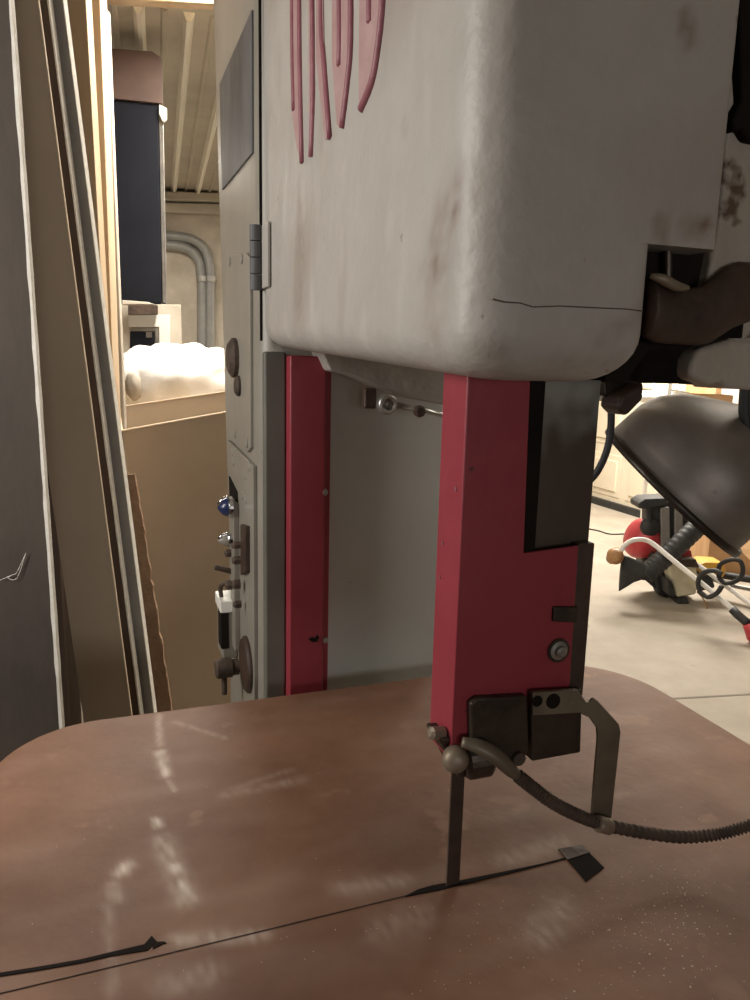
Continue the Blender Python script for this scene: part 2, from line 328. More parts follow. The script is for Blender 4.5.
bm = bmesh.new(); lathe(bm, [(.006,0),(.009,.002),(.009,.009),(.006,.011)], pv(418,411,.452), (0,-1,0), 8); link('lever_nut', bm, M['rust'], nb)

# left face of the column
CF = CU0
def fpoly(pts, u0, th): q = [pu(x, y, u0) for x, y in pts]; b_ = bmesh.new(); prism(b_, q, (-th, 0, 0)); return b_
part('weathered_plate', fpoly([(221,84),(253.5,10),(254,153),(223.5,190)], CF, .003), M['decal'], bevel=.001)
part('access_plate', fpoly([(228.5,256),(249,253),(253,258),(253.5,448),(250,452),(229.5,438)], CF, .005), M['column'], bevel=.001)
lp = part('lower_switch_plate', fpoly([(231,440),(257,466),(258,716),(234,716),(232,478)], CF, .006), M['column'], bevel=.001)
def stud_(px, py, r, h, m=M['column'], par=saw, name='rivet', u0=CF-.005):
    p = pu(px, py, u0); b_ = bmesh.new(); lathe(b_, [(r,0),(r,h*.5),(r*.7,h)], p, (-1,0,0), 14); return link(name, b_, m, par, smooth=False)
for px, py in ((230,262),(242,259),(235,434),(247,443)): stud_(px, py, .008, .003)
for px, py in ((233,452),(250,467),(246,476),(234,462),(243,496),(246,499)): stud_(px, py, .008, .003, par=lp)
stud_(236, 358, .033, .014, M['rust'], name='adjusting_knob'); stud_(239.5, 386, .017, .008, M['rust'], name='lock_nut')
# hinge between column and wheel door
hg = pu(255.5, 224, -.088); hg2 = pu(256, 290, -.088)
for k in range(4):
    z0 = hg.z + (hg2.z-hg.z)*k/4; z1 = hg.z + (hg2.z-hg.z)*(k+1)/4
    bm = bmesh.new(); lathe(bm, [(.0085, 0), (.0085, abs(z1-z0)-.0015)], (-.088, hg.y, z1), (0,0,1), 16); part('hinge_knuckle', bm, M['decal'], smooth=False)
bm = bmesh.new(); box(bm, (-.0805, hg.y-.045, hg2.z+.002), (-.0765, hg.y+.03, hg.z-.002)); part('hinge_leaf', bm, M['hood'], bevel=.001)
# switch gear
def cyl(name, p0, p1, r, m, par, n=16, **k): b_ = bmesh.new(); tube(b_, [p0, p1], r, n); return link(name, b_, m, par, **k)
p = pu(236, 500, CF-.006); q = pu(240, 650, CF-.006)
bm = bmesh.new(); box(bm, (CF-.016, p.y-.03, q.z), (CF-.005, p.y-.02+.035, p.z)); sb = link('switch_bracket', bm, M['column'], lp, bevel=.002)
bm = bmesh.new(); prism(bm, [pu(231,476,CF-.004), pu(239,492,CF-.004), pu(240,520,CF-.004), pu(232,520,CF-.004)], (-.004,0,0)); link('bracket_slot', bm, M['black'], lp)
for (px, py, r, m1) in ((232,507,.017,'blue'), (232,540,.011,'column')):
    p = pu(px, py, CF-.016); bm = bmesh.new(); lathe(bm, [(r,0),(r,.007),(r*.8,.015),(r*.45,.021),(.001,.025)], p, (-1,0,0), 24)
    nm = link('push_button', bm, M[m1], lp, smooth=True)
    bm = bmesh.new(); lathe(bm, [(r*1.12,.0),(r*1.12,.006),(r,.008)], p, (-1,0,0), 24); link('button_collar', bm, M['chrome'], nm)
    bm = bmesh.new(); tube(bm, [p+Vector((-.004,0,r*1.02)), p+Vector((-.009,0,r*1.0)), p+Vector((-.016,0,r*.8)), p+Vector((-.023,0,r*.3))], .0035, 8, flat=1); link('button_rim', bm, M['chrome'], nm, smooth=True)
for px, py, r in ((232,553,.008), (233,585,.009), (240,560,.008), (241,604,.007), (240,545,.007), (240,584,.009)):
    bm = bmesh.new(); p = pu(px, py, CF-.014); lathe(bm, [(r,0),(r,.010),(r*.6,.013)], p, (-1,0,0), 6); link('terminal_bolt', bm, M['rust'], sb)
cyl('toggle_lever', pu(234,572,CF-.01), pu(234,570,CF-.01)+Vector((-.034,0,.008)), .005, M['rust'], lp, 10)
bm = bmesh.new(); prism(bm, [pu(245,524,CF-.006), pu(250,526,CF-.006), pu(250,572,CF-.006), pu(245,575,CF-.006)], (-.008,0,0)); link('latch_bar', bm, M['rustdark'], lp, bevel=.002)
# outlet box
p = pu(237, 600, CF-.006); q = pu(240, 662, CF-.006)
bm = bmesh.new(); box(bm, (CF-.034, p.y-.005, q.z), (CF-.006, p.y+.055, p.z)); ob = link('outlet_box', bm, M['column'], lp, bevel=.004)
bm = bmesh.new(); box(bm, (CF-.037, p.y-.008, p.z-.02), (CF-.006, p.y+.058, p.z+.002)); link('box_lid', bm, M['white'], ob, bevel=.002)
bm = bmesh.new(); box(bm, (CF-.036, p.y-.0062, q.z+.02), (CF-.022, p.y+.03, p.z-.021)); link('box_opening', bm, M['black'], ob, bevel=.001)
bm = bmesh.new(); tube(bm, catmull([Vector((CF-.03,p.y+.02,p.z-.005)), Vector((CF-.032,p.y+.02,p.z+.02)), Vector((CF-.025,p.y+.01,p.z+.03)), Vector((CF-.006,p.y+.01,p.z+.034))], 5), .004, 8); link('wire_loop', bm, M['rust'], ob, smooth=True)
# crank shaft with disc and handle
p = pu(243, 666, CF-.006)
bm = bmesh.new(); lathe(bm, [(.048,0),(.048,.006),(.043,.010)], pu(249,664,CF-.004), (-1,0,0), 40); cd = part('tilt_disc', bm, M['rustdark'], smooth=False)
bm = bmesh.new(); lathe(bm, [(.014,0),(.014,.01),(.017,.012),(.017,.037),(.014,.04)], p+Vector((-.008,0,0)), (-1,0,0), 24); ch = part('tilt_shaft', bm, M['rust'])
cyl('shaft_pin', p+Vector((-.033,0,-.012)), p+Vector((-.033,0,-.048)), .005, M['rust'], ch, 10)

# upper wheel housing
HU0, HU1, HU2, HV0, HV1, HT = -.075, .062, .1175, -.135, .527, 2.25
def botz(v): return 1.486 + .024*max(0, min(1, (v-HV0)/(HV1-HV0)))
ol, ou = rrect(HU0, HU1, HV0, HV1, (.034,.012,.008,.008), 8), rrect(HU0, HU2, HV0, HV1, (.034,.008,.008,.008), 8)
base, top = [], []
for i in range(len(ol)):                          # lower and upper outline with matching points
    j = (i+1) % len(ol); m = max(1, round(max(math.dist(ol[i], ol[j]), math.dist(ou[i], ou[j]))/.007))
    for k in range(m):
        t = k/m; base.append(tuple(a+(b-a)*t for a, b in zip(ol[i], ol[j]))); top.append(tuple(a+(b-a)*t for a, b in zip(ou[i], ou[j])))
bm = bmesh.new(); rings = []
def hring(pts, z, ins, lift=0):
    r_ = []
    for x, y in pts:
        cx_, cy_ = (HU0+HU1)/2, (HV0+HV1)/2
        dx = max(-1, min(1, (x-cx_)/((HU1-HU0)/2))); dy = max(-1, min(1, (y-cy_)/((HV1-HV0)/2)))
        zz = (botz(y)+lift) if lift is not None else z
        k_ = 1.0
        r_.append(bm.verts.new((x-dx*ins, y-dy*ins, zz)))
    return r_
RB = .034
rings.append(hring(base, 0, .060, 0)); rings.append(hring(base, 0, .045, 0))
for k in range(0, 9):
    a = math.radians(90*k/8); rings.append(hring(base, 0, RB*(1-math.sin(a)), RB*(1-math.cos(a))))
zc = 1.581
def hlev(pts, z, f):                              # straight rows between the sloping fillet and the level rows
    return [bm.verts.new((x, y, (botz(y)+RB)*(1-f)+z*f)) for x, y in pts]
for k in range(1, 10): rings.append(hlev(base, zc, k/9))
rings.append([bm.verts.new((x, y, zc)) for x, y in top])
nz_ = int((HT-zc)/.008)
for k in range(1, nz_+1): rings.append([bm.verts.new((x, y, zc+(HT-zc)*k/nz_)) for x, y in top])
n = len(base)
for q, s in zip(rings, rings[1:]):
    for k in range(n): bm.faces.new((q[k], q[(k+1)%n], s[(k+1)%n], s[k]))
bm.faces.new(rings[0][::-1]); bm.faces.new(rings[-1])
hood = part('wheel_housing', bm, M['hood'], smooth=True)
m_ = hood.modifiers.new('edge', 'EDGE_SPLIT'); m_.split_angle = math.radians(50)
cr_ = [pv(x, y, HV0) for x, y in ((493,299),(505,302),(520,303),(533,307),(560,306),(600,308),(625,309),(643,311))]
st = [(pv(452,185,-.105), pv(455,205,-.105), .014, .55), (pv(458,160,-.13), pv(470,190,-.12), .01, .5), (pu(445,215,HU0), pu(435,260,HU0), .02, .35), (pu(442,260,HU0), pu(430,330,HU0), .02, .25),
      (pu(405,118,HU0), pu(405,134,HU0), .003, .8), (pu(300,200,HU0), pu(300,320,HU0), .02, .2), (pv(690,230,HV0), pv(705,225,HV0), .008, .6), (pv(660,225,HV0), pv(662,240,HV0), .005, .6), (pv(685,20,HV0), pv(690,40,HV0), .006, .5),
      (pv(490,360,HV0), pv(480,372,HV0), .012, .6), (pv(560,370,HV0), pv(620,368,HV0), .008, .6), (pv(600,340,HV0), pv(640,320,HV0), .01, .25)]
def hw(co):
    d3 = co.copy(); s_ = 0
    for a, b, r, k in st:
        d = segd(d3, a, b)
        if d < r*3: s_ = max(s_, k*math.exp(-(d/r)**2)*(.4+1.2*max(0, noise.noise(co*90)+.4)))
    nn = noise.noise(co*7); s_ += max(0, nn-.25)*.5
    if co.y > HV0+.02:
        s_ += max(0, noise.noise(Vector((co.x*20, co.y*22, co.z*7)))-.2)*.55
    wh = max(0, noise.noise(Vector((co.x*30, co.y*40, co.z*14)))-.25)*.8 if co.x < HU0+.02 else 0
    return (min(1, s_), min(.8, wh), 0)
paint(hood, hw)
bm = bmesh.new(); pts = [p+Vector((0,-.0003,0)) for p in cr_]
for a, b in zip(pts, pts[1:]): prism(bm, [a+Vector((0,0,-.0004)), b+Vector((0,0,-.0004)), b+Vector((0,0,.0004)), a+Vector((0,0,.0004))], (0,.001,0))
link('crack', bm, M['rust'], hood)
# raised vertical strokes of the cast lettering; they start inside the picture and run on upward
def lpx(x, y): p = pu(x, y, HU0); return Vector((HU0, p.y, p.z))
def stroke(name, P, r):                           # rounded rib lying on the housing face
    b_ = bmesh.new(); q = []
    for x, y in P: q.append(lpx(x, y))
    q = catmull(q, 4) if len(q) > 2 else q
    tube(b_, q, r, 10); return link(name, b_, M['letter'], hood, smooth=True)
def up_(x, y, xt): return (xt, -120)
for P in ([(293,-120),(293.5,40),(295,110)], [(299.5,-120),(301,60),(303,163)], [(312.5,-120),(314,60),(314,100),(312,157)],
          [(322,-120),(322.5,20),(325,60),(331,138)], [(340,-120),(341,20),(340.5,66)], [(352,-60),(352,40),(349,80),(343,128)],
          [(371,-60),(371,10),(371,22)], [(386,-90),(384,0),(379,50),(373,82),(362,109)]):
    stroke('letter_stroke', [p for p in P], .0042)
# letters' faded flat faces between their ribs
def lface(P): q = [lpx(*p) for p in P]; b_ = bmesh.new(); prism(b_, q, (-.0012,0,0)); return link('letter_face', b_, M['letterface'], hood)
lface([(294,-120),(300,-120),(303,163),(298,150),(292,108)]); lface([(313,-120),(309,-120),(310,156),(313,157)])
lface([(317,-120),(322,-120),(325,60),(331,138),(326,140),(317,60)]); lface([(333,-120),(352,-120),(353,20),(349,80),(343,128),(338,125),(333,60)])
lface([(361,-100),(386,-100),(384,0),(379,50),(373,82),(362,109),(360,100)])

# black blocks put in for the dark of the recess, tension arm and the peeling castings right of the housing
bm = bmesh.new(); box(bm, (HU1-.01, HV0+.03, 1.487), (HU2+.06, HV0+.09, 1.65)); part('cavity_shade', bm, M['black'])
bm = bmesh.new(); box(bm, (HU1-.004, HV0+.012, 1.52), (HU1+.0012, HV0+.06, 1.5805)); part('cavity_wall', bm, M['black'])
bm = bmesh.new(); tube(bm, [pv(668,246,HV0+.022), pv(668,300,HV0+.022)], .003, 10); part('tension_rod', bm, M['dark'])
# housing back casting: peeling paint
def vpoly(pts, v0, th): q = [pv(x, y, v0) for x, y in pts]; b_ = bmesh.new(); prism(b_, q, (0, th, 0)); return b_
part('rear_casting', vpoly([(738,-40),(800,-40),(800,290),(706,292),(712,262),(722,200)], HV0+.02, .025), M['cream'], bevel=.004)
part('dark_bracket', vpoly([(739,-40),(800,-40),(800,150),(748,140),(741,128),(736,132),(733,120),(742,100)], HV0+.012, .016), M['black'], bevel=.004)
part('lower_casting', vpoly([(700,348),(735,338),(800,338),(800,392),(728,389),(722,382),(712,386),(690,378),(692,360)], HV0+.015, .04), M['cream'], bevel=.005)
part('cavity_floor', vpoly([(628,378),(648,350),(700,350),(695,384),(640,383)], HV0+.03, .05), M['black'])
# tension arm: curved brown casting
def loft(name, secs, m, par, n=16, **k):          # secs: centre, half height, half depth
    b_ = bmesh.new(); rg = []
    for c, h, d in secs:
        c = Vector(c); rg.append([b_.verts.new(c+Vector((0, d*math.cos(2*math.pi*i/n), h*math.sin(2*math.pi*i/n)))) for i in range(n)])
    for q, s in zip(rg, rg[1:]):
        for i in range(n): b_.faces.new((q[i], q[(i+1)%n], s[(i+1)%n], s[i]))
    b_.faces.new(rg[0][::-1]); b_.faces.new(rg[-1]); return link(name, b_, m, par, smooth=True, **k)
sc = .00079
arm = [((646,306),30),((655,310),32),((668,314),30),((682,317),28),((697,316),30),((710,311),34),((722,302),36),((735,295),34),((755,292),30),((790,290),28)]
AV = HV0+.014
secs = [(pv(x, y, AV), h*sc*.95*(.95), .012) for (x, y), h in arm]
SX = []
for a, b in zip(secs, secs[1:]):
    for t in (0, .25, .5, .75): SX.append((Vector(a[0]).lerp(Vector(b[0]), t), a[1]+(b[1]-a[1])*t, .012))
SX.append(secs[-1])
ta = loft('tension_arm', SX, M['rustdark'], saw)
bm = bmesh.new(); tube(bm, catmull([pv(650,276,AV-.01), pv(662,279,AV-.013), pv(676,286,AV-.013), pv(688,288,AV-.01)], 4), lambda t: .0018+.0022*math.sin(math.pi*t), 8); link('pale_edge', bm, M['brass'], ta, smooth=True)  # paler brown ridge along the upper edge of the arm
# dark hanger block and black cable below the housing
part('hanger_block', vpoly([(602,380),(640,381),(632,396),(622,404),(604,396)], 0.02, .05), M['dark'], bevel=.003)
part('hanger_clamp', vpoly([(622,395),(645,381),(644,400),(627,417),(618,408)], 0.0, .03), M['rustdark'], bevel=.004)
bm = bmesh.new(); tube(bm, catmull([pv(603,385,.04), pv(610,400,.04), pv(611,425,.04), pv(607,450,.04), pv(597,472,.045), pv(585,485,.05)], 6), .0036, 10); part('lamp_cable', bm, M['rubber'], smooth=True)

# blade guard (red), guide post, guide blocks, blade
GV = -.05
GL = -.034
g = lambda x, y: pv(x, y, GV)
zt_, zr = 1.492, g(525,553).z
gu = .0215; zb = 1.20; ur = .079
front = [(GL, 1.166), (GL, zt_), (gu, zt_), (gu+.004, zr), (ur, zr+.003), (ur+.002, 1.213), (-.012, 1.192), (-.012, 1.166)]
bm = bmesh.new(); prism(bm, [(x, GV, z) for x, z in front], (0, .003, 0)); gd = part('blade_guard', bm, M['red'], bevel=.0012)
bm = bmesh.new(); prism(bm, [(GL, GV+.0015, 1.163), (GL, GV+.0015, zt_), (GL, -.005, zt_), (GL, -.005, 1.163)], (.003,0,0)); link('side_flange', bm, M['red'], gd, bevel=.0012)
for px, py, r in ((456,489,.0022), (443,543,.0018), (440,577,.0018)):
    bm = bmesh.new(); p = pu(px, py, GL); lathe(bm, [(r,0),(r,.0006)], p, (-1,0,0), 9); link('paint_chip', bm, M['letter'], gd)
p = g(558, 650); bm = bmesh.new(); lathe(bm, [(.0085,0),(.0085,.002),(.005,.0025),(.005,.0065),(.003,.008)], p, (0,-1,0), 20); link('guard_screw', bm, M['steel'], gd)
bm = bmesh.new(); lathe(bm, [(.011,0),(.011,.0015)], p, (0,-1,0), 20); link('screw_washer', bm, M['dark'], gd)
part('guard_lug', vpoly([(554,607),(579,607),(578,623),(553,622)], GV-.003, .004), M['dark'], bevel=.0015)
bm = bmesh.new(); box(bm, (gu+.004, GV+.012, 1.2), (.0975, -.002, 1.495)); gp = part('guide_post', bm, M['post'], bevel=.003)
for k_ in range(1):
    bmx = bmesh.new(); bmx.from_mesh(gp.data); bmesh.ops.subdivide_edges(bmx, edges=bmx.edges, cuts=40, use_grid_fill=True); bmx.to_mesh(gp.data); bmx.free()
paint(gp, lambda c: (0, max(0, min(1, (c.z-1.435)*22+noise.noise(c*60)*.6))*.9, 0))
bm = bmesh.new(); box(bm, (gu-.006, GV+.003, zr-.006), (gu+.016, GV+.0115, zt_)); part('post_shadow_gap', bm, M['black'])  # black strip stands for the shadow gap left of the post
bm = bmesh.new(); box(bm, (ur+.0, GV+.001, 1.195), (.096, GV+.0125, zr+.004)); part('post_edge_strip', bm, M['rustdark'], bevel=.001)
gb1 = part('guide_block', vpoly([(471,704),(478,699),(528,696),(529,752),(520,764),(509,766),(505,758),(472,748)], GV-.008, .03), M['dark'], bevel=.002)
gb2 = part('guide_block', vpoly([(531,695),(583,690),(581,753),(532,762)], GV-.007, .03), M['dark'], bevel=.002)
link('plate', vpoly([(533,693),(578,690),(588,704),(583,713),(533,716)], GV-.011, .005), M['strap'], gb2, bevel=.001)
for px, r in ((537,.005), (553,.0068)):
    bm = bmesh.new(); lathe(bm, [(r,0),(r,.001)], pv(px,701,GV-.0112), (0,-1,0), 18); link('bolt_hole', bm, M['black'], gb2)
bm = bmesh.new(); lathe(bm, [(.006,0),(.006,.003)], pv(518,758,GV-.009), (0,-1,0), 14); link('set_screw', bm, M['rust'], gb1)
# strap bracket that carries the air hose
SV = GV-.010
q = [pv(x, y, SV) for x, y in ((582,703),(590,702),(594,698),(598,701),(619,724),(621,732),(611,824),(591,824),(598,738),(597,728),(590,718),(581,714))]
bm = bmesh.new(); prism(bm, q, (0,.003,0)); sp = part('hose_bracket', bm, M['strap'], bevel=.0008)
# nozzle clamp assembly at the lower left of the guard
bm = bmesh.new(); a = pv(476,755,GV+.008); lathe(bm, [(.017,-.012),(.0195,-.009),(.0195,.009),(.017,.012)], a, (1,-.15,.1), 24); kn = part('guide_wheel', bm, M['dark'], smooth=False)
bm = bmesh.new(); a = pv(455,758,GV-.004); lathe(bm, [(.006,-.006),(.0105,-.003),(.0115,.004),(.009,.010),(.004,.012)], a, (-.35,-1,.1), 20); link('round_nut', bm, M['brass'], kn, smooth=True)
bm = bmesh.new(); a = pv(437,733,GV+.01); lathe(bm, [(.006,-.006),(.006,.006),(.003,.008)], a, (-1,-.2,.2), 8); link('hex_bolt', bm, M['brass'], kn)
part('guide_yoke', vpoly([(438,738),(470,735),(474,748),(470,776),(460,780),(446,752)], GV+.004, .03), M['dark'], bevel=.003)
bm = bmesh.new(); tube(bm, catmull([pv(462,742,GV-.008), pv(480,747,GV-.014), pv(497,757,GV-.018), pv(512,771,GV-.02), pv(520,777,GV-.02)], 5), lambda t: .0045+.003*math.sin(math.pi*min(1,t*1.1)), 12, flat=.8); nzl = part('air_nozzle', bm, M['strap'], smooth=True)
# blade
b0 = Vector((-.006,0,.70)); bm = bmesh.new(); box(bm, (-.0065,-.0006,.62), (.0065,.0006,1.5)); bl = part('saw_blade', bm, M['rustdark'])
for k in range(110):
    if k == 0: bm = bmesh.new()
    z = 1.0+.0025*k
    if z > 1.2: break
    prism(bm, [(-.0065,-.0005,z), (-.0082,-.0005,z+.0004), (-.0065,-.0005,z+.0018)], (0,.001,0))
link('teeth', bm, M['rustdark'], bl)
# coiled air hose
HP = [pv(518,776,GV-.02), pv(533,788,GV-.022), pv(552,802,GV-.024), pv(575,814,GV-.022), pv(602,824,GV-.018), pv(640,832,GV-.016), pv(680,837,GV-.012), pv(712,835,GV-.018), pv(735,830,GV-.028), pv(760,821,GV-.04), pv(800,800,GV-.06)]
hc = catmull(HP, 34)
bm = bmesh.new(); tube(bm, hc, lambda t: (.0052+.0011*math.sin(t*len(hc)*1.15)), 12); ah = part('air_hose', bm, M['strap'], smooth=True); ah.data.materials[0] = M['rust']
bm = bmesh.new(); c = pv(603,825,GV-.018); t = (HP[5]-HP[3]).normalized(); tube(bm, [c-t*.009, c-t*.006, c+t*.008, c+t*.0095], [.006,.0075,.0075,.006], 16); link('clip', bm, M['brass'], sp, smooth=True)

# sawdust on the table
bm = bmesh.new()
def fleck(px, py, r):
    p = zt(px, py)
    if 550 < px < 610 and 840 < py < 890: return
    if not (TW0+.02 < p.x < TW1-.02 and p.y < TV1-.02): return
    a = random.random()*6.3; q = [Vector((p.x+r*(1+.6*random.random())*math.cos(a+k*2.1), p.y+r*(1+.6*random.random())*math.sin(a+k*2.1), 1.0003)) for k in range(3)]
    prism(bm, q, (0,0,.0004))
for k in range(240): fleck(random.gauss(668, 34), random.gauss(898, 45), random.choice((.00025,.00035,.0005,.0008)))
for k in range(120): fleck(random.gauss(560, 90), random.gauss(930, 40), random.choice((.0003,.0004,.0005)))
for k in range(50): fleck(random.uniform(20, 700), random.uniform(720, 990), .0003)
bm.transform(Matrix.Scale(100, 4)); sd = link('sawdust', bm, M['dust']); sd.scale = (.01, .01, .01); sd.location = B0; sd.rotation_euler = (0, 0, A20)
tag(sd, 'pale sawdust specks scattered over the rusty saw table', 'sawdust', kind='stuff')

# ------------------------------------------------------------------ work lamp right of the saw
RC = at(673, 489, .92); e1 = (at(735,548,.92)-at(612,430,.92)); RR = e1.length*.47; e1.normalize()
view = (RC-CP).normalized(); axn = e1.cross(view).normalized()
if axn.z < 0: axn = -axn
axn = (axn - view*.07).normalized()
lamp = tag(empty('clamp_lamp', RC), 'smoked metal bowl lamp shade hanging mouth-down at an angle right of the saw', 'lamp')
pr = [(1.02,-.03),(1.03,0),(1.0,.03),(.995,.2),(.985,.45),(.90,.68),(.74,.86),(.55,.99),(.36,1.1),(.22,1.18),(.16,1.22)]
pr = [(r*RR, h*RR) for r, h in pr]
inner = [(r-.0015, h) for r, h in pr[::-1]]
bm = bmesh.new(); q = pr+inner; lathe(bm, q, RC, axn, 64, cap=False); link('lamp_shade', bm, M['shade'], lamp, smooth=True, world=True)
bm = bmesh.new(); k = [(RR*1.005,-.006),(RR*1.05,-.006),(RR*1.06,-.002),(RR*1.05,.003),(RR*1.005,.003)]; lathe(bm, k+k[:1], RC, axn, 64, cap=False); link('rim', bm, M['dark'], lamp, smooth=True, world=True)
bm = bmesh.new(); lathe(bm, [(.016,RR*1.18),(.021,RR*1.2),(.021,RR*1.65),(.017,RR*1.72)], RC, axn, 24); link('lamp_socket', bm, M['rubber'], lamp, world=True)
bm = bmesh.new(); lathe(bm, [(.012,RR*.55),(.03,RR*.62),(.034,RR*.8),(.02,RR*1.1),(.014,RR*1.2)], RC, axn, 24); link('bulb', bm, M['white'], lamp, smooth=True, world=True)
s = RC+axn*RR*1.7
bm = bmesh.new(); tube(bm, catmull([s, s+Vector((.03,.0,.04)), s+Vector((.035,-.05,.09)), L(.23,.06,1.56), L(.20,.0,1.60)], 8), .006, 10); link('gooseneck', bm, M['rubber'], lamp, smooth=True, world=True)
bm = bmesh.new(); tube(bm, catmull([at(746,380,.86), at(744,410,.86), at(748,440,.86), at(744,470,.86), at(756,495,.86)], 5), .006, 10); link('cord', bm, M['rubber'], lamp, smooth=True, world=True)
# casting that the lamp hangs from, behind the tension arm
bm = bmesh.new(); box(bm, (HU2+.004, -.04, 1.495), (.30, .3, 2.2)); part('rear_housing', bm, M['cream'], bevel=.01)

# ------------------------------------------------------------------ boards leaning at the left
def board(name, x_y_top, x_y_bot, Y, wd, th, m, label, side=-1, z0=0.0, z1=2.6, edge=None, cat='board'):
    """a long sheet whose right edge passes through two seen points; wd to the left, th deep"""
    a = at(*x_y_top, Y); b = at(*x_y_bot, Y); d = (a-b)/(a.z-b.z)
    p0 = b+d*(z0-b.z); p1 = b+d*(z1-b.z); t = d.normalized(); lft = Vector((-t.z, 0, t.x)); lft = lft if lft.x < 0 else -lft
    root = tag(empty(name, p0), label, cat)
    bm = bmesh.new(); prism(bm, [p0, p1, p1+lft*wd, p0+lft*wd], (0, th, 0)); 
    lo = min(v.co.z for v in bm.verts); bm.transform(Matrix.Translation((0,0,-lo+z0)) if lo < z0 else Matrix.Identity(4))
    link('face', bm, m, root, world=True, bevel=.001)
    if edge:                                      # ragged pale edge
        bm = bmesh.new(); N = 90; ew, em = edge; L1, L2 = [], []
        for i in range(N+1):
            p = p0.lerp(p1, i/N)+Vector((0,-.0008,0)); r_ = noise.noise(Vector((p.z*22, Y*5, 2)))*.25+noise.noise(Vector((p.z*90, Y*9, 4)))*.3
            L1.append(p+lft*ew*(.45+r_)); L2.append(p-lft*ew*(.5+r_*.4))
        for i in range(N):
            prism(bm, [L1[i], L1[i+1], L2[i+1], L2[i]], (0, th*.9, 0))
        link('edge', bm, em, root, world=True)
    return root
board('drywall_sheet', (10,0), (61,728), 1.26, .55, .012, M['darkply'], 'dark grey sheet with a white edge, leftmost and nearest of the leaning boards', edge=(.0055, M['paper']))
board('hardboard_sheet', (38,0), (130,705), 1.40, .098, .006, M['tan'], 'tan hardboard panel leaning between the dark white-edged sheet and the layered boards', edge=(.002, M['cardedge']))
board('plywood_sheet', (48,0), (139,705), 1.43, .024, .02, M['layer'], 'dark layered board edge with a ragged white line, right of the tan panel', edge=(.003, M['paper']))
board('fibreboard_sheet', (63,0), (153,705), 1.46, .03, .02, M['greyedge'], 'narrow grey board edge leaning right of the dark layered board', edge=(.0015, M['paper']))
board('cardboard_strip', (123,450), (164,706), 1.6, .05, .01, M['torn'], 'torn brown cardboard strip between the grey board edge and the tan carton', z1=1.24, edge=(.034, M['torn']), cat='cardboard')
# cobweb thread on the dark sheet
bm = bmesh.new()
for P in ([(0,580),(12,575),(17,572),(26,553)], [(12,575),(8,578),(17,578),(26,553)]): tube(bm, catmull([at(x, y, 1.255) for x, y in P], 5), .0005, 5)
tag(link('loose_thread', bm, M['paper']), 'thin pale thread on the dark grey sheet at far left', 'thread')

# studs and header of the doorway behind
def stud(pxr, pxbr, Y, wd, th, label, m=M['pine'], x_t=0, y_b=200):
    a = at(pxr, 0, Y); b = at(pxbr, y_b, Y); d = (a-b)/(a.z-b.z); p0 = b+d*(0-b.z); p1 = b+d*(2.62-b.z)
    bm = bmesh.new(); prism(bm, [p0, p1, p1-Vector((wd,0,0)), p0-Vector((wd,0,0))], (0, th, 0))
    return tag(link('wall_stud', bm, m, bevel=.002), label, 'wooden stud')
stud(86, 97, 1.86, .075, .038, 'shaded tan wooden stud left of the sunlit-bright doorway stud')
stud(100, 107, 2.0, .03, .05, 'bright pine stud with a glaring side face at the doorway left side')
bm = bmesh.new(); P = [at(103,10,2.12), at(108,10,2.12), at(114,170,2.12), at(121,340,2.12), Vector((at(121,340,2.12).x+.01,2.12,0)), Vector((at(121,340,2.12).x-.03,2.12,0)), at(114,340,2.12), at(107,170,2.12)]; prism(bm, P, (0,.02,0)); 
tag(link('foam_strip', bm, M['plaster'], bevel=.003), 'rough narrow beige strip beside the bright pine stud', 'strip')
h0 = at(98, 2, 2.3); h1 = at(235, 16, 2.3)
bm = bmesh.new(); prism(bm, [(h0.x-.3, 2.25, h0.z-.003), (h1.x+.5, 2.25, h1.z-.006), (h1.x+.5, 2.25, CE), (h0.x-.3, 2.25, CE)], (0,.04,0)); tag(link('header_beam', bm, M['pine'], bevel=.003), 'pale pine header beam across the top of the doorway', 'beam')

# carton of flattened tan cardboard with a white bag of batting behind
ct = tag(empty('cardboard_carton', Vector((at(122,430,2).x, 2.0, 0))), 'tall open tan cardboard carton standing behind the column, under the white batting', 'box')
fl, fr = at(121, 431, 2.0), at(250, 408, 2.0); bl_, br_ = at(118, 407, 2.22), at(250, 388, 2.22)
def sheet(a, b, th): b_ = bmesh.new(); prism(b_, [Vector((a.x,a.y,0)), Vector((b.x,b.y,0)), b, a], (0, th, 0)); return b_
link('front_wall', sheet(fl, fr, .006), M['card'], ct, world=True); link('back_wall', sheet(bl_, br_, .006), M['card'], ct, world=True)
bm = bmesh.new(); prism(bm, [Vector((fl.x,fl.y,0)), fl, bl_, Vector((bl_.x,bl_.y,0))], (.005,0,0)); link('side_wall', bm, M['card'], ct, world=True)
bm = bmesh.new(); prism(bm, [Vector((fr.x,fr.y,0)), fr, br_, Vector((br_.x,br_.y,0))], (.005,0,0)); link('side_wall', bm, M['card'], ct, world=True)
bm = bmesh.new(); tube(bm, [fl, fr], .003, 8); link('cut_edge', bm, M['cardedge'], ct, world=True); bm = bmesh.new(); tube(bm, [bl_, br_], .0015, 8); link('cut_edge', bm, M['cardedge'], ct, world=True)
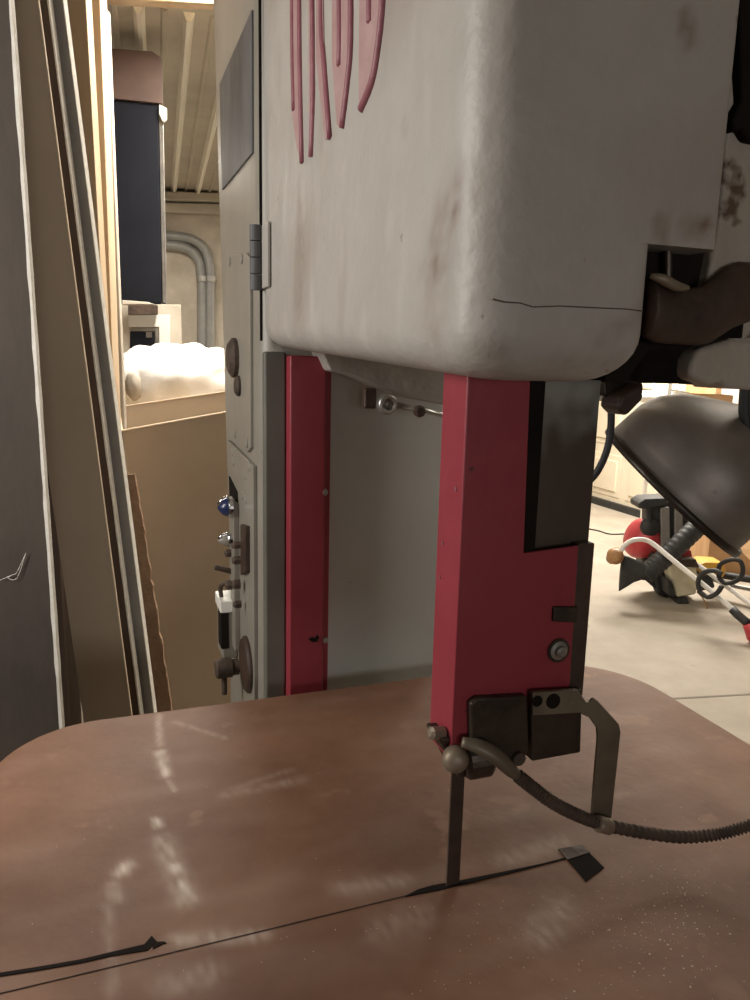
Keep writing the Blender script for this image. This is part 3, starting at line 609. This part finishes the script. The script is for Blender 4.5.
# bag
bm = bmesh.new(); bmesh.ops.create_icosphere(bm, subdivisions=5, radius=1)
c0 = at(181, 384, 2.55); 
for v in bm.verts:
    c = v.co; lump = 1+.10*abs(math.sin(c.x*9.5+1.2*noise.noise(c*2)))*max(0, c.z+.3)+.06*noise.noise(c*3)
    v.co = Vector((c0.x+c.x*.255*lump, c0.y+c.y*.2*lump, c0.z+ (abs(c.z)**.8*(1 if c.z > 0 else -1))*.12*lump))
bgo = tag(link('batting_roll', bm, M['bag'], smooth=True), 'glaring white puffy roll of batting on top of the tan carton', 'batting')
bm = bmesh.new(); bmesh.ops.create_icosphere(bm, subdivisions=3, radius=1)
for v in bm.verts: v.co = at(134, 386, 2.36)+Vector((v.co.x*.027, v.co.y*.02, v.co.z*.045))*(1+.2*noise.noise(v.co*3))
link('fold_pocket', bm, M['plaster'], bgo, smooth=True)
# shelf that carries the batting
bm = bmesh.new(); box(bm, (-1.2, 2.28, c0.z-.16), (-.15, 2.8, c0.z-.14))
wb = tag(empty('storage_bench', (-.7, 2.5, 0)), 'plain wooden bench hidden behind the tan carton, under the batting', 'bench'); link('bench_top', bm, M['pine'], wb, world=True)
for x in (-1.18, -.2):
    for y in (2.3, 2.7): bm = bmesh.new(); box(bm, (x, y, 0), (x+.04, y+.04, c0.z-.161)); link('leg', bm, M['pine'], wb, world=True)

# tall dark cabinet in the back bay, standing on a white frame unit
kb = at(140, 304, 3.0)
VD = Vector((ray(140, 300).x, ray(140, 300).y, 0)).normalized()   # the cabinets stand turned to face the doorway
cb = tag(empty('tall_cabinet', (kb.x, 3.0, kb.z)), 'tall navy black cabinet with a dark brown top band in the back room', 'cabinet')
def cab(name, pts, y, dep, m, par, bev=.003): b_ = bmesh.new(); prism(b_, [at(a_, c_, y) for a_, c_ in pts], VD*dep); return link(name, b_, m, par, world=True, bevel=bev)
cab('body', [(113,96),(158,101),(162,303),(119,303)], 3.0, .22, M['boxdark'], cb)
cab('top_band', [(109,48),(152,51),(162,58),(163,104),(157,103),(109,98)], 2.985, .25, M['boxbrown'], cb)
cab('edge_strip', [(158.5,106),(163.5,110),(167,303),(162.5,303)], 3.0, .10, M['steel'], cb)
cab('corner_bracket', [(159,104),(167,108),(167,120),(163,122),(159,114)], 2.98, .02, M['white'], cb)
fr_ = tag(empty('framed_unit', (at(150,306,3.0).x, 3.0, 0)), 'white framed unit with a dark window, under the tall black cabinet', 'cabinet')
def dropz(a_, c_, y): q_ = at(a_, c_, y); return Vector((q_.x, q_.y, 0))
bm = bmesh.new(); prism(bm, [at(118,304,3.0), at(181,304.5,3.0), dropz(181,306,3.0), dropz(118,306,3.0)], VD*.3); link('carcass', bm, M['plaster'], fr_, world=True, bevel=.004)
cab('white_frame', [(128,316),(170,314.5),(170,400),(159,400),(159,327),(128,327)], 2.985, .013, M['white'], fr_)
cab('inner_frame', [(130,327.5),(158.5,327.5),(158.5,400),(155,400),(155,331),(130,331)], 2.988, .01, M['steel'], fr_)
cab('dark_window', [(130,331.5),(154.5,331.5),(154.5,400),(130,400)], 2.99, .008, M['boxdark'], fr_)
cab('vent_grille', [(146,331.8),(152,331.8),(152,337.5),(146,337.5)], 2.984, .004, M['steel'], fr_, .0005)
cab('wood_block', [(128,305),(158,305),(158,314.5),(128,314.5)], 2.93, .05, M['rust'], fr_)
cab('ledge', [(122,300),(148,302),(156,304.6),(122,304.6)], 2.93, .05, M['plaster'], fr_)

# conduits on the back wall
def conduit(P, r, label):
    pts = catmull([onwall(x, y, .05) for x, y in P], 8); b_ = bmesh.new(); tube(b_, pts, r, 14); o = tag(link('conduit', b_, M['conduit'], smooth=True), label, 'conduit')
    c = onwall(P[-1][0]-.7, 279, .05); b2 = bmesh.new(); tube(b2, [c+Vector((0,0,-.02)), c+Vector((0,0,.02))], r*1.25, 14); link('clamp', b2, M['steel'], o)
    return o
conduit([(110,234),(150,235),(180,237),(195,241),(205,250),(209,262),(210,275),(210,300),(210,420),(211,520)], .036, 'outer of the two grey conduits bending down on the back wall')
conduit([(110,243),(150,244),(178,246),(192,252),(199,262),(201,275),(202,300),(202,420),(203,520)], .036, 'inner of the two grey conduits bending down on the back wall')

# ------------------------------------------------------------------ tools on the garage floor
# backpack blower
bo = onz(668, 598, 0)
blw = tag(empty('backpack_blower', bo), 'red and black backpack leaf blower standing on the garage floor', 'leaf blower')
Y5 = bo.y
def P5(x, y, dy=0): return at(x, y, Y5+dy)
def slab(name, pts, dy, th, m, par, bev=.01): b_ = bmesh.new(); prism(b_, [P5(x, y, dy) for x, y in pts], (0, th, 0)); return link(name, b_, m, par, world=True, bevel=bev)
slab('back_frame', [(647,503),(689,500),(693,596),(660,597),(648,560)], 0, .12, M['plastic'], blw, .02)
slab('frame_side_rail', [(646,504),(652,500),(655,560),(650,560)], -.03, .06, M['rubber'], blw, .015)
slab('top_handle', [(638,504),(645,499),(668,498),(668,505),(646,509),(639,509)], -.04, .17, M['plastic'], blw, .012)
for x, w_ in ((661,11), (675,10)):
    s1 = slab('shoulder_strap', [(x,508),(x+w_-2,507),(x+w_-1,550),(x,552)], -.03, .028, M['greystrap'], blw, .01)
    slab('strap_buckle', [(x+3.5,514),(x+7,514),(x+7,535),(x+3,535)], -.038, .008, M['steel'], s1, .003)
bm = bmesh.new(); c = P5(640, 538, .08); lathe(bm, [(.03,-.10),(.08,-.09),(.125,-.06),(.135,0),(.125,.03),(.09,.055),(.03,.07)], c, (-.93,-.3,.35), 36); fh = link('fan_housing', bm, M['redplas'], blw, smooth=True, world=True)
for k in range(7):
    a = k*2*math.pi/7; ax = Vector((-.93,-.3,.35)).normalized(); o1 = ax.orthogonal().normalized(); o2 = ax.cross(o1)
    dvec = o1*math.cos(a)+o2*math.sin(a); bm = bmesh.new(); tube(bm, [c+ax*.07+dvec*.03, c+ax*.06+dvec*.09, c+ax*.02+dvec*.135, c-ax*.06+dvec*.135], .010, 8); link('housing_rib', bm, M['redplas'], fh, world=True, smooth=True)
bm = bmesh.new(); c2 = P5(650, 527, .0); lathe(bm, [(.02,-.04),(.055,-.03),(.065,0),(.055,.03),(.02,.04)], c2, (0,-1,.2), 24); link('intake_screen', bm, M['rubber'], blw, smooth=True, world=True)
slab('engine', [(640,545),(660,545),(668,600),(645,580)], .02, .15, M['rubber'], blw, .02)
pts = catmull([P5(700,524,-.1), P5(690,534,-.16), P5(672,551,-.2), P5(655,566,-.22), P5(645,575,-.22)], 14)
bm = bmesh.new(); tube(bm, pts, lambda t: .060+.003*math.sin(t*105), 18); bt = link('blower_tube', bm, M['plastic'], blw, smooth=True, world=True)
for t in (.2, .48, .76):
    i = int(t*(len(pts)-1)); bm = bmesh.new(); tube(bm, [pts[i], pts[i+2]], .070, 18); link('tube_ring', bm, M['rubber'], bt, world=True)
# flared nozzle: from round throat to tall flat mouth
bm = bmesh.new(); rg = []
for x, y, hy, dx in ((648,573,7.5,.05), (641,571,9,.045), (634,571,12,.035), (627,572,16,.025), (620.5,573,19,.018)):
    c = P5(x, y, -.22); hh = hy*Y5/755
    rg.append([bm.verts.new(c+Vector((0, dx*math.cos(2*math.pi*k/16), hh*math.sin(2*math.pi*k/16)))) for k in range(16)])
for q, s_ in zip(rg, rg[1:]):
    for k in range(16): bm.faces.new((q[k], q[(k+1)%16], s_[(k+1)%16], s_[k]))
bm.faces.new(rg[0][::-1]); bm.faces.new(rg[-1]); link('nozzle', bm, M['plastic'], blw, smooth=True, world=True)

# string trimmers
def trimmer(Yt, shaft, tag_label, tube_m, engine=None, loops=(), head=None, grip=None):
    base = onz(shaft[0][0], 600, 0)
    r = tag(empty('string_trimmer', Vector((at(*shaft[-1], Yt).x, Yt, 0))), tag_label, 'string trimmer', 'string trimmers on the garage floor')
    a = lambda x, y, dy=0: at(x, y, Yt+dy-max(0, x-650)*.0047)
    bm = bmesh.new(); tube(bm, catmull([a(x, y) for x, y in shaft], 8), .0145, 12); link('shaft', bm, tube_m, r, smooth=True, world=True)
    for P in loops:
        pp = catmull([a(x, y, -.05) for x, y in P], 6); bm = bmesh.new(); tube(bm, pp, .014, 10); link('loop_handle', bm, M['rubber'], r, smooth=True, world=True)
    if grip:
        bm = bmesh.new(); tube(bm, [a(x, y, -.01) for x, y in grip], .024, 12); link('grip', bm, M['rubber'], r, smooth=True, world=True)
    return r, a
t1, a1 = trimmer(4.45, [(621,551),(624,546),(630,541.5),(638,539.5),(647,540.5),(656,546),(668,556),(690,574),(710,590),(730,607),(736,613)], 'curved white-shafted string trimmer lying across the blower tube', M['whitetube'],
    loops=([(700,592),(698,583),(701,575),(708,571),(716,571),(722,574)], [(700,592),(708,597),(717,593),(722,586)]), grip=[(732,609),(738,615),(745,621),(749,624)])
bm = bmesh.new(); tube(bm, [a1(750,623), a1(755,635), a1(763,641)], [.04,.05,.05], 14); link('red_end_cap', bm, M['redplas'], t1, world=True, smooth=True)
bm = bmesh.new(); lathe(bm, [(.012,-.05),(.028,-.045),(.045,-.02),(.058,-.01),(.058,.0),(.035,.012),(.046,.024),(.04,.035)], a1(615,556,.05), (.45,.2,-.35), 24); hd = link('trimmer_head', bm, M['orange'], t1, smooth=True, world=True)
bm = bmesh.new(); tube(bm, catmull([a1(612,558), a1(605,563), a1(600,572), a1(597,580)], 6), .0015, 5); link('cutting_line', bm, M['orange'], hd, world=True)
t2, a2 = trimmer(4.85, [(690,560),(705,570),(722,583),(750,604),(775,622)], 'straight white-shafted string trimmer with yellow engine and cream fuel tank', M['whitetube'],
    loops=([(719,578),(719,567),(724,562),(733,559.5),(740,561),(743,569),(741,577),(734,582),(725,583),(719,578)],))
def blob(name, par, pts, Y, th, m, bev=.015): b_ = bmesh.new(); prism(b_, [at(x, y, Y) for x, y in pts], (0, th, 0)); return link(name, b_, m, par, world=True, bevel=bev, seg=3)
blob('fuel_tank', t2, [(668,565),(676,561),(696,563),(699,580),(697,595),(677,598),(672,580)], 4.62, .17, M['tank'], .02)
blob('engine_shroud', t2, [(699,565),(706,562),(724,563),(727,571),(724,578),(702,576)], 4.66, .16, M['yellow'])
blob('muffler', t2, [(683,551),(691,550),(693,559),(684,560)], 4.68, .08, M['redplas'], .006)
blob('engine_block', t2, [(676,560),(696,559),(700,568),(678,567)], 4.60, .12, M['rust'], .008)
blob('recoil_cover', t2, [(668,580),(672,582),(676,598),(670,597)], 4.6, .15, M['rubber'], .01)
for x in (683,): blob('foot', t2, [(679,598),(687,597),(690,604),(677,605)], 4.62, .12, M['rubber'], .008)
blob('air_filter_housing', t2, [(694,576),(712,576),(716,588),(700,592)], 4.64, .12, M['plastic'])
t3, a3 = trimmer(5.1, [(700,575),(735,586),(780,594)], 'dark and grey shafted string trimmer at the right picture edge behind the white shafts', M['steel'], grip=[(716,574),(735,577),(775,583)])
bm = bmesh.new(); tube(bm, catmull([at(697,592,4.25), at(702,597,4.25), at(706,604,4.25), at(707,609,4.25)], 5), .004, 6); link('orange_wire', bm, M['orange'], t1, world=True)
# plywood crate behind the tools
cr0 = onz(706, 575, 0)
crt = tag(empty('plywood_crate', cr0), 'orange-brown plywood crate behind the trimmers and under the lamp shade', 'crate')
Xc, Yc = cr0.x, cr0.y
for nm, a, b in (('front_panel', (Xc, Yc, .0), (Xc+.6, Yc+.02, .36)), ('side_panel', (Xc, Yc+.02, 0), (Xc+.02, Yc+.579, .36)), ('back_panel', (Xc+.02, Yc+.58, 0), (Xc+.6, Yc+.6, .40))):
    bm = bmesh.new(); box(bm, a, b); link(nm, bm, M['ply'], crt, world=True, bevel=.003)
sh = at(738, 538, 4.9); 
lid = bmesh.new(); prism(lid, [at(735,545,4.85), at(752,532,4.95), at(790,560,4.85), at(790,592,4.7), at(752,562,4.75)], (0,.012,.006))
tag(link('plywood_offcut', lid, M['ply']), 'bright orange plywood offcut leaning on the crate at right edge', 'board')
# rear cable on the floor
bm = bmesh.new(); tube(bm, catmull([onz(x, y, .006) for x, y in ((560,524),(595,530),(610,534),(628,534),(645,536))], 8), .006, 8); tag(link('floor_cable', bm, M['rubber'], smooth=True), 'thin dark cable lying on the floor behind the blower', 'cable')
# storage rack against the right wall
rk0 = at(640, 392, 6.3); zS = rk0.z
rk = tag(empty('storage_rack', (rk0.x, 6.3, 0)), 'white wire storage rack glimpsed above the lamp shade', 'rack')
for z in (zS-.12, zS+.09, .35): bm = bmesh.new(); box(bm, (2.3, 6.0, z), (3.05, 6.35, z+.02)); link('shelf', bm, M['white'], rk, world=True, bevel=.003)
for x in (2.28, 3.03):
    for y in (6.0, 6.33): bm = bmesh.new(); box(bm, (x, y, 0), (x+.03, y+.03, zS+.13)); link('upright', bm, M['white'], rk, world=True, bevel=.003)
bm = bmesh.new(); bmesh.ops.create_icosphere(bm, subdivisions=4, radius=1); c = at(665, 394, 6.15); c.z = zS-.03
for v in bm.verts: v.co = c+Vector((v.co.x*.24, v.co.y*.12, v.co.z*.06*(1+.4*noise.noise(v.co*4))))
tag(link('folded_sheet', bm, M['bag'], smooth=True), 'white bundled cloth on the rack above the lamp shade', 'cloth')
bm = bmesh.new(); a = at(700, 400, 6.1); box(bm, (a.x-.02, 6.05, zS-.098), (a.x+.24, 6.3, zS-.0)); tag(link('brown_box', bm, M['ply'], bevel=.004), 'red-brown box on the rack right of the white cloth', 'box')
